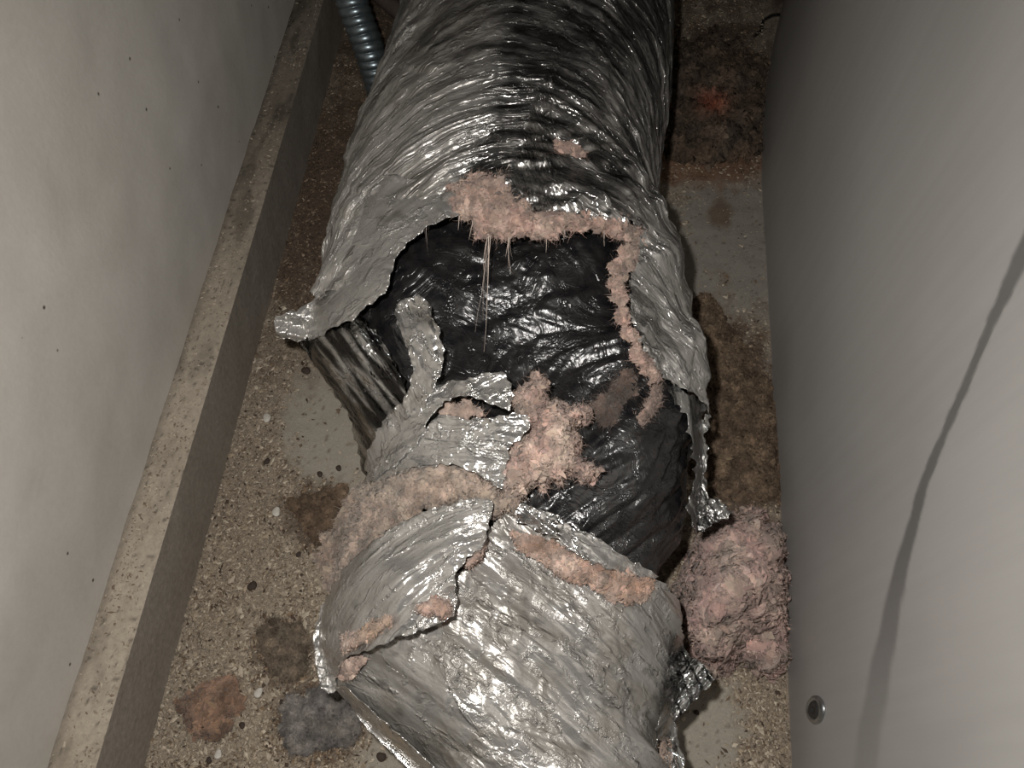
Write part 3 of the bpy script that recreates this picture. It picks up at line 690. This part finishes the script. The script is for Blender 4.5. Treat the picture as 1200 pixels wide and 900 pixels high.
# upright tuft in the middle
tf = fluff('insulation_tuft', [(597, 462), (612, 452), (622, 438), (632, 442), (638, 462), (652, 470), (668, 478), (690, 482), (694, 488), (676, 494), (672, 506), (680, 522), (682, 540), (704, 548), (698, 558), (676, 556), (660, 566), (640, 576), (630, 568), (618, 578), (596, 586), (588, 570), (592, 545), (600, 520), (622, 500), (606, 486)],
      'duct', [(610, 470, 0.028), (640, 500, 0.050), (670, 540, 0.050), (600, 560, 0.030)], duct, col=np.array([0.56, 0.43, 0.35]), col2=PINK, nfl=1600, size=0.0055, seed=21, nth=350, thl=0.013, jg=5, dome=7, lump=0.008, cell=65)
tf['label'] = 'pale pink tuft of insulation standing up from the middle of the duct'
fluff('insulation', [(516, 478), (524, 466), (534, 474), (545, 468), (556, 478), (568, 486), (540, 492), (515, 490)], 'duct', [(540, 480, 0.012)], duct, col=TAN, nfl=80, size=0.004, seed=22, nth=60, jg=3, s=0.01)
# brownish band of insulation slumping down at the left
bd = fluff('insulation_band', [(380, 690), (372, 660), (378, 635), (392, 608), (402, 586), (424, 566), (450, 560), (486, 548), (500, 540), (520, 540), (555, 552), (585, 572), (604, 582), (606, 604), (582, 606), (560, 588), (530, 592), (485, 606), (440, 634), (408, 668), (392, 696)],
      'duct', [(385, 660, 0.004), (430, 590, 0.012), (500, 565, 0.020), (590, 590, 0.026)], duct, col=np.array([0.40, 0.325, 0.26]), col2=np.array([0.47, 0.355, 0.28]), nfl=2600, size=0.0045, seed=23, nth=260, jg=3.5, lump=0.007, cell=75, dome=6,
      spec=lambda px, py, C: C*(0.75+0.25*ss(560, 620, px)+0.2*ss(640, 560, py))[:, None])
bd['label'] = 'grey-brown dirty insulation band slumped over the left side'
# pink wool showing through tears in the lower jacket and in the flap
fluff('insulation', [(598, 622), (625, 628), (655, 640), (690, 655), (730, 664), (762, 674), (766, 690), (750, 706), (722, 704), (700, 692), (668, 678), (640, 664), (612, 648)],
      'duct', [(620, 640, 0.010), (740, 690, 0.010)], duct, col=np.array([0.50, 0.315, 0.225]), nfl=1100, size=0.0045, seed=24, nth=60, jg=2.5, lump=0.004, cell=80, dome=7)
fluff('insulation', [(472, 712), (500, 700), (530, 696), (533, 716), (520, 730), (495, 726)], 'duct', [(505, 712, 0.046)], duct, col=np.array([0.52, 0.33, 0.25]), nfl=240, size=0.004, seed=25, nth=20, jg=2, lump=0.003, cell=80, dome=2.5)
fluff('insulation', [(398, 755), (412, 738), (435, 724), (460, 716), (462, 738), (440, 752), (415, 764), (402, 768)], 'duct', [(430, 742, 0.054)], duct, col=np.array([0.50, 0.345, 0.24]), nfl=300, size=0.004, seed=26, nth=20, jg=2, lump=0.003, cell=80, dome=2.5)
fluff('insulation', [(402, 772), (425, 768), (430, 775), (418, 788), (400, 800), (397, 785)], 'duct', [(412, 780, 0.006)], duct, col=np.array([0.52, 0.36, 0.29]), nfl=120, size=0.004, seed=27, nth=10, jg=2, lump=0.003, cell=80, dome=4)
fluff('insulation', [(774, 870), (784, 866), (788, 900), (780, 930), (768, 930), (770, 895)], 'duct', [(778, 900, 0.006)], duct, col=np.array([0.36, 0.26, 0.18]), nfl=120, size=0.004, seed=28, nth=10, jg=2, lump=0.003, cell=80, dome=4)
fluff('insulation', [(563, 628), (572, 632), (566, 655), (548, 668), (540, 662), (556, 645)], 'duct', [(556, 650, 0.034)], duct, col=np.array([0.52, 0.36, 0.29]), nfl=50, size=0.004, seed=29, nth=10, jg=1.5, lump=0.003, cell=80, dome=3)

# ------------------------------------------------------------------ things lying about
big = fluff('insulation_clump', [(822, 628), (840, 612), (856, 600), (868, 606), (880, 594), (896, 598), (898, 612), (912, 616), (922, 632), (924, 680), (920, 730), (922, 775), (914, 788), (896, 790), (880, 778), (866, 770), (856, 788), (838, 792), (826, 778), (812, 762), (800, 745), (796, 715), (797, 680), (808, 650)],
      'floor', [(830, 640, 0.12), (870, 620, 0.11), (860, 690, 0.17), (910, 690, 0.14), (820, 720, 0.16), (830, 760, 0.13), (900, 760, 0.07), (845, 780, 0.06), (880, 770, 0.06)], None, col=np.array([0.58, 0.385, 0.335]), col2=np.array([0.55, 0.42, 0.345]),
      nfl=4200, size=0.0085, seed=31, nth=200, jg=4, lump=0.014, cell=36, dome=10, thl=0.01, lay=0.6)
tag(big, 'large clump of shredded pink insulation between duct and grey metal side', 'insulation')
def dark_spec(px, py, C): return C
o = fluff('insulation_scrap', [(205, 820), (222, 812), (240, 800), (262, 793), (280, 802), (288, 816), (284, 830), (270, 836), (266, 856), (250, 868), (228, 866), (218, 846)],
      'floor', [(245, 835, 0.018)], None, col=np.array([0.42, 0.25, 0.16]), col2=np.array([0.24, 0.15, 0.10]), nfl=700, size=0.006, seed=32, nth=80, jg=3, lump=0.006, cell=70, dome=12, thl=0.006)
tag(o, 'small rust-pink scrap of insulation on the floor beside the left ledge', 'insulation')
o = fluff('debris_clump', [(300, 740), (312, 727), (326, 724), (340, 732), (352, 728), (361, 745), (360, 770), (362, 788), (345, 800), (325, 802), (316, 785), (312, 765), (300, 756)],
      'floor', [(335, 765, 0.010)], None, col=np.array([0.15, 0.12, 0.09]), col2=np.array([0.22, 0.17, 0.125]), nfl=600, size=0.004, seed=33, nth=150, jg=3, lump=0.003, cell=90, dome=10, mat=M_lint, thl=0.006)
tag(o, 'dark brown clump of dirt on floor left of the folded foil flap', 'debris')
o = fluff('lint_clump', [(326, 830), (345, 812), (375, 802), (400, 804), (420, 812), (424, 840), (418, 866), (395, 876), (365, 882), (340, 886), (328, 860)],
      'floor', [(375, 845, 0.010)], None, col=np.array([0.19, 0.175, 0.165]), col2=np.array([0.26, 0.235, 0.21]), nfl=500, size=0.0035, seed=34, nth=900, jg=4, lump=0.003, cell=90, dome=14, mat=M_lint, thl=0.008)
tag(o, 'bluish grey matted lint on floor under the lower left foil corner', 'lint')
o = fluff('debris_clump', [(335, 588), (355, 580), (380, 572), (408, 568), (408, 590), (398, 610), (385, 632), (376, 645), (362, 628), (350, 610)],
      'floor', [(378, 600, 0.008)], None, col=np.array([0.13, 0.09, 0.06]), col2=np.array([0.20, 0.14, 0.095]), nfl=500, size=0.004, seed=35, nth=60, jg=2.5, lump=0.003, cell=90, dome=10, mat=M_lint, thl=0.005)
tag(o, 'dark brown triangular dirt patch on floor left of insulation band', 'debris')
o = fluff('debris_pile', [(815, 350), (832, 345), (850, 372), (868, 398), (880, 425), (898, 450), (907, 470), (912, 520), (914, 590), (870, 588), (845, 584), (812, 560), (795, 480), (800, 400)],
      'floor', [(850, 440, 0.010), (880, 560, 0.014), (830, 380, 0.006)], None, col=np.array([0.135, 0.095, 0.065]), col2=np.array([0.21, 0.15, 0.10]), nfl=6500, size=0.005, seed=36, nth=300, jg=4, lump=0.006, cell=70, dome=14, mat=M_lint, thl=0.005)
tag(o, 'dark brown gritty debris heaped between duct and grey metal side', 'debris')
o = fluff('debris_pile', [(780, 60), (820, 40), (870, 48), (895, 70), (894, 130), (890, 180), (860, 190), (800, 192), (770, 170), (765, 100)],
      'floor', [(830, 120, 0.03), (860, 80, 0.03)], None, col=np.array([0.11, 0.085, 0.065]), col2=np.array([0.17, 0.12, 0.085]), nfl=1800, size=0.009, seed=37, nth=100, jg=5, lump=0.016, cell=34, dome=14, mat=M_lint, thl=0.008,
      spec=lambda px, py, C: C*(1+np.exp(-(((px-832)/16)**2+((py-122)/12)**2))[:, None]*np.array([1.6, 0.2, 0.0])))
tag(o, 'dark rubble heap with a rusty spot in the far right corner', 'debris')

# loose pebbles and crumbs
def pebble(name, x, y, rpx, mat, label, cat, group, seed, flat=0.45):
    c = P(float(x), float(y), 0.0); R_ = rpx*np.linalg.norm(c-CAM)/F_PX; r = np.random.default_rng(seed)
    V = []; rows = [(0.0, 1.0), (0.55, 0.85), (0.9, 0.45), (1.0, 0.05), (0.85, -0.4)]; seg = 12; ph = r.random(3)*6
    for rr, h in rows:
        for k in range(seg):
            a = 2*math.pi*k/seg; g = 1+0.13*math.sin(2*a+ph[0])+0.08*math.sin(3*a+ph[1])
            V.append((R_*rr*g*math.cos(a), R_*1.05*rr*g*math.sin(a), R_*flat*(h+0.4)+R_*0.03*r.normal()*(rr > 0)))
    Fq = [(i*seg+k, i*seg+(k+1) % seg, (i+1)*seg+(k+1) % seg, (i+1)*seg+k) for i in range(len(rows)-1) for k in range(seg)]
    o = mesh(name, V, Fq, mat); o.location = (c[0], c[1], 0.0005); tag(o, label, cat, group); return o
for i, (x, y, r, l) in enumerate([(324, 600, 5, 'pale round pebble left of the brown triangular dirt patch'), (303, 812, 4.6, 'pale round pebble right of the rust-pink scrap'),
        (256, 884, 4, 'pale pebble below the rust-pink scrap near the frame bottom'), (313, 490, 5, 'pale pebble on dirty floor level with the crumpled side sheet'), (447, 887, 5.2, None)]):
    if l: pebble('pebble', x, y, r, M_pebble, l, 'pebble', 'pale pebbles on the floor', 40+i, 0.3)
for i, (x, y, r, l) in enumerate([(447, 887, 4.8, 'dark round crumb on pale floor under the lower left foil edge'), (359, 435, 5, 'brown crumb on floor just below the torn flap tip'), (397, 549, 3.4, 'small dark crumb near the foot of the side sheet'),
        (375, 556, 3.4, 'small dark crumb left of the crumb by the side sheet'), (313, 541, 3.6, 'dark crumb on the gritty floor near the ledge, above the pebble'), (296, 687, 5, 'black splat-like crumb midway between ledge and insulation band'),
        (350, 650, 3, 'small dark crumb under the brown triangular patch'), (331, 823, 3, 'tiny dark crumb left of the grey lint'), (284, 850, 3.2, 'tiny dark crumb right of the rust-pink scrap'),
        (245, 891, 3, 'tiny dark crumb at the frame bottom near the ledge'), (816, 835, 2.8, 'tiny dark crumb on the pale floor by the lower foil'), (850, 395, 3.5, None)]):
    if l: pebble('crumb', x, y, r, M_crumb, l, 'crumb', 'dark crumbs on the floor', 60+i, 0.5)

# grit strewn over floor and ledge: nobody could count it
def grit(name, n, region, paint, seed, size):
    r = np.random.default_rng(seed); p, dens = region(r, n); keep = r.random(len(p)) < dens; p = p[keep]; n = len(p)
    oc = np.array([(1, 0, 0), (-1, 0, 0), (0, 1, 0), (0, -1, 0), (0, 0, 1), (0, 0, -1)], float)
    T = np.array([(0, 2, 4), (2, 1, 4), (1, 3, 4), (3, 0, 4)])
    L = size*np.exp(r.normal(size=n)*0.4); S = np.stack([L, L*(0.25+0.4*r.random(n)), L*0.35], -1)
    a = r.random(n)*math.pi; ca, sa = np.cos(a), np.sin(a); q = oc[None]*S[:, None]*(1+0.3*r.normal(size=(n, 6, 3)))
    x = q[..., 0]*ca[:, None]-q[..., 1]*sa[:, None]; y = q[..., 0]*sa[:, None]+q[..., 1]*ca[:, None]
    V = np.stack([x, y, np.maximum(q[..., 2], -0.0003)], -1)+p[:, None]
    FF = (T[None]+6*np.arange(n)[:, None, None]).reshape(-1, 3); C = np.repeat(paint(p, r), 6, 0)
    o = mesh(name, V.reshape(-1, 3), FF, M_grit, None, {'paint': C}, smooth=False); return o
def reg_floor(r, n):
    Y = -0.05+1.45*r.random(n)**1.6; X = XF+(0.35-XF)*r.random(n); p = np.stack([X, Y, 0.0003+0*X], -1)
    px, py, clean, dark, mid, nn = floor_masks(p); ok = (X < panelX(Y)-0.003)
    xm, a_, zc, b_ = tube(Y); under = (np.abs(X-xm) < a_*0.8)
    return p, ok*(~under)*np.clip(1-0.93*clean, 0.04, 1)*(0.55+0.45*ss(-0.3, 0.3, nn))
def pt_floor(p, r):
    px, py, clean, dark, mid, nn = floor_masks(p); n = len(p)
    pal = np.array([(0.52, 0.45, 0.35), (0.36, 0.29, 0.21), (0.17, 0.125, 0.085), (0.44, 0.37, 0.29), (0.08, 0.055, 0.04)])
    pald = np.array([(0.24, 0.17, 0.11), (0.12, 0.08, 0.055), (0.07, 0.05, 0.035), (0.33, 0.25, 0.18), (0.16, 0.10, 0.065)])
    k = r.choice(5, n, p=[0.3, 0.28, 0.17, 0.17, 0.08]); m = (dark > r.random(n))[:, None]
    return np.where(m, pald[k], pal[k])*(0.8+0.4*r.random(n))[:, None]
o = grit('floor_grit', 120000, reg_floor, pt_floor, 71, 0.0017); tag(o, 'beige and brown grit strewn over the concrete floor', 'grit', kind='stuff')
def reg_ledge(r, n):
    Y = -0.05+1.4*r.random(n)**1.3; X = XW+(XF-XW)*(0.03+0.94*r.random(n)); p = np.stack([X, Y, LH+0.0003+0*X], -1)
    nn = fbm(v3(X*30, Y*12), 3); return p, np.clip(0.5+nn, 0.1, 1)
o = grit('ledge_grit', 5000, reg_ledge, lambda p, r: np.array([(0.50, 0.43, 0.34), (0.2, 0.15, 0.11), (0.34, 0.28, 0.21)])[r.integers(0, 3, len(p))], 72, 0.0012)
tag(o, 'fine grit lying along the top of the left concrete ledge', 'grit', kind='stuff')

# ------------------------------------------------------------------ conduit and pipe at the far left
def sweep(name, pts, prof, mat, n=400, seg=24, parent=None):
    pts = np.array(pts, float); t = np.linspace(0, len(pts)-1, n); i = np.clip(t.astype(int), 0, len(pts)-2); u = t-i
    g = lambda k: pts[np.clip(k, 0, len(pts)-1)]; u_ = u[:, None]
    c = 0.5*((2*g(i))+(-g(i-1)+g(i+1))*u_+(2*g(i-1)-5*g(i)+4*g(i+1)-g(i+2))*u_**2+(-g(i-1)+3*g(i)-3*g(i+1)+g(i+2))*u_**3)
    d = np.gradient(c, axis=0); L = np.concatenate([[0], np.cumsum(np.linalg.norm(np.diff(c, axis=0), axis=1))]); d /= np.linalg.norm(d, axis=1)[:, None]
    s1 = np.cross(d, [1, 0.1, 0]); s1 /= np.linalg.norm(s1, axis=1)[:, None]; s2 = np.cross(d, s1)
    a = np.linspace(0, 2*math.pi, seg, endpoint=False)
    R_ = prof(L[:, None], a[None])
    V = c[:, None]+R_[..., None]*(np.cos(a)[None, :, None]*s1[:, None]+np.sin(a)[None, :, None]*s2[:, None])
    k = np.arange(n-1)[:, None]*seg; j = np.arange(seg)[None]; j2 = (j+1) % seg
    Fq = np.stack([k+j, k+j2, k+seg+j2, k+seg+j], -1).reshape(-1, 4)
    return mesh(name, V.reshape(-1, 3), Fq, mat, parent)
cp = [P(368., -190., 0.32), P(388., -90., 0.23), P(412., 0., 0.15), P(430., 50., 0.10), P(441., 85., 0.06), P(448., 112., 0.03)]
o = sweep('metal_conduit', cp, lambda L, a: 0.0215+0.003*np.abs(np.sin(math.pi*(L/0.0125+a/(2*math.pi))))**0.6, M_zinc, 900, 26)
tag(o, 'blue-grey corrugated metal conduit rising behind the duct at far left', 'conduit')
o = sweep('pipe', [P(430., -18., 0.03), P(455., 3., 0.03), P(472., 17., 0.03)], lambda L, a: 0.014+0*L+0*a, M_pipe, 30, 20)
tag(o, 'thin brown pipe on floor between conduit and duct at the top', 'pipe')
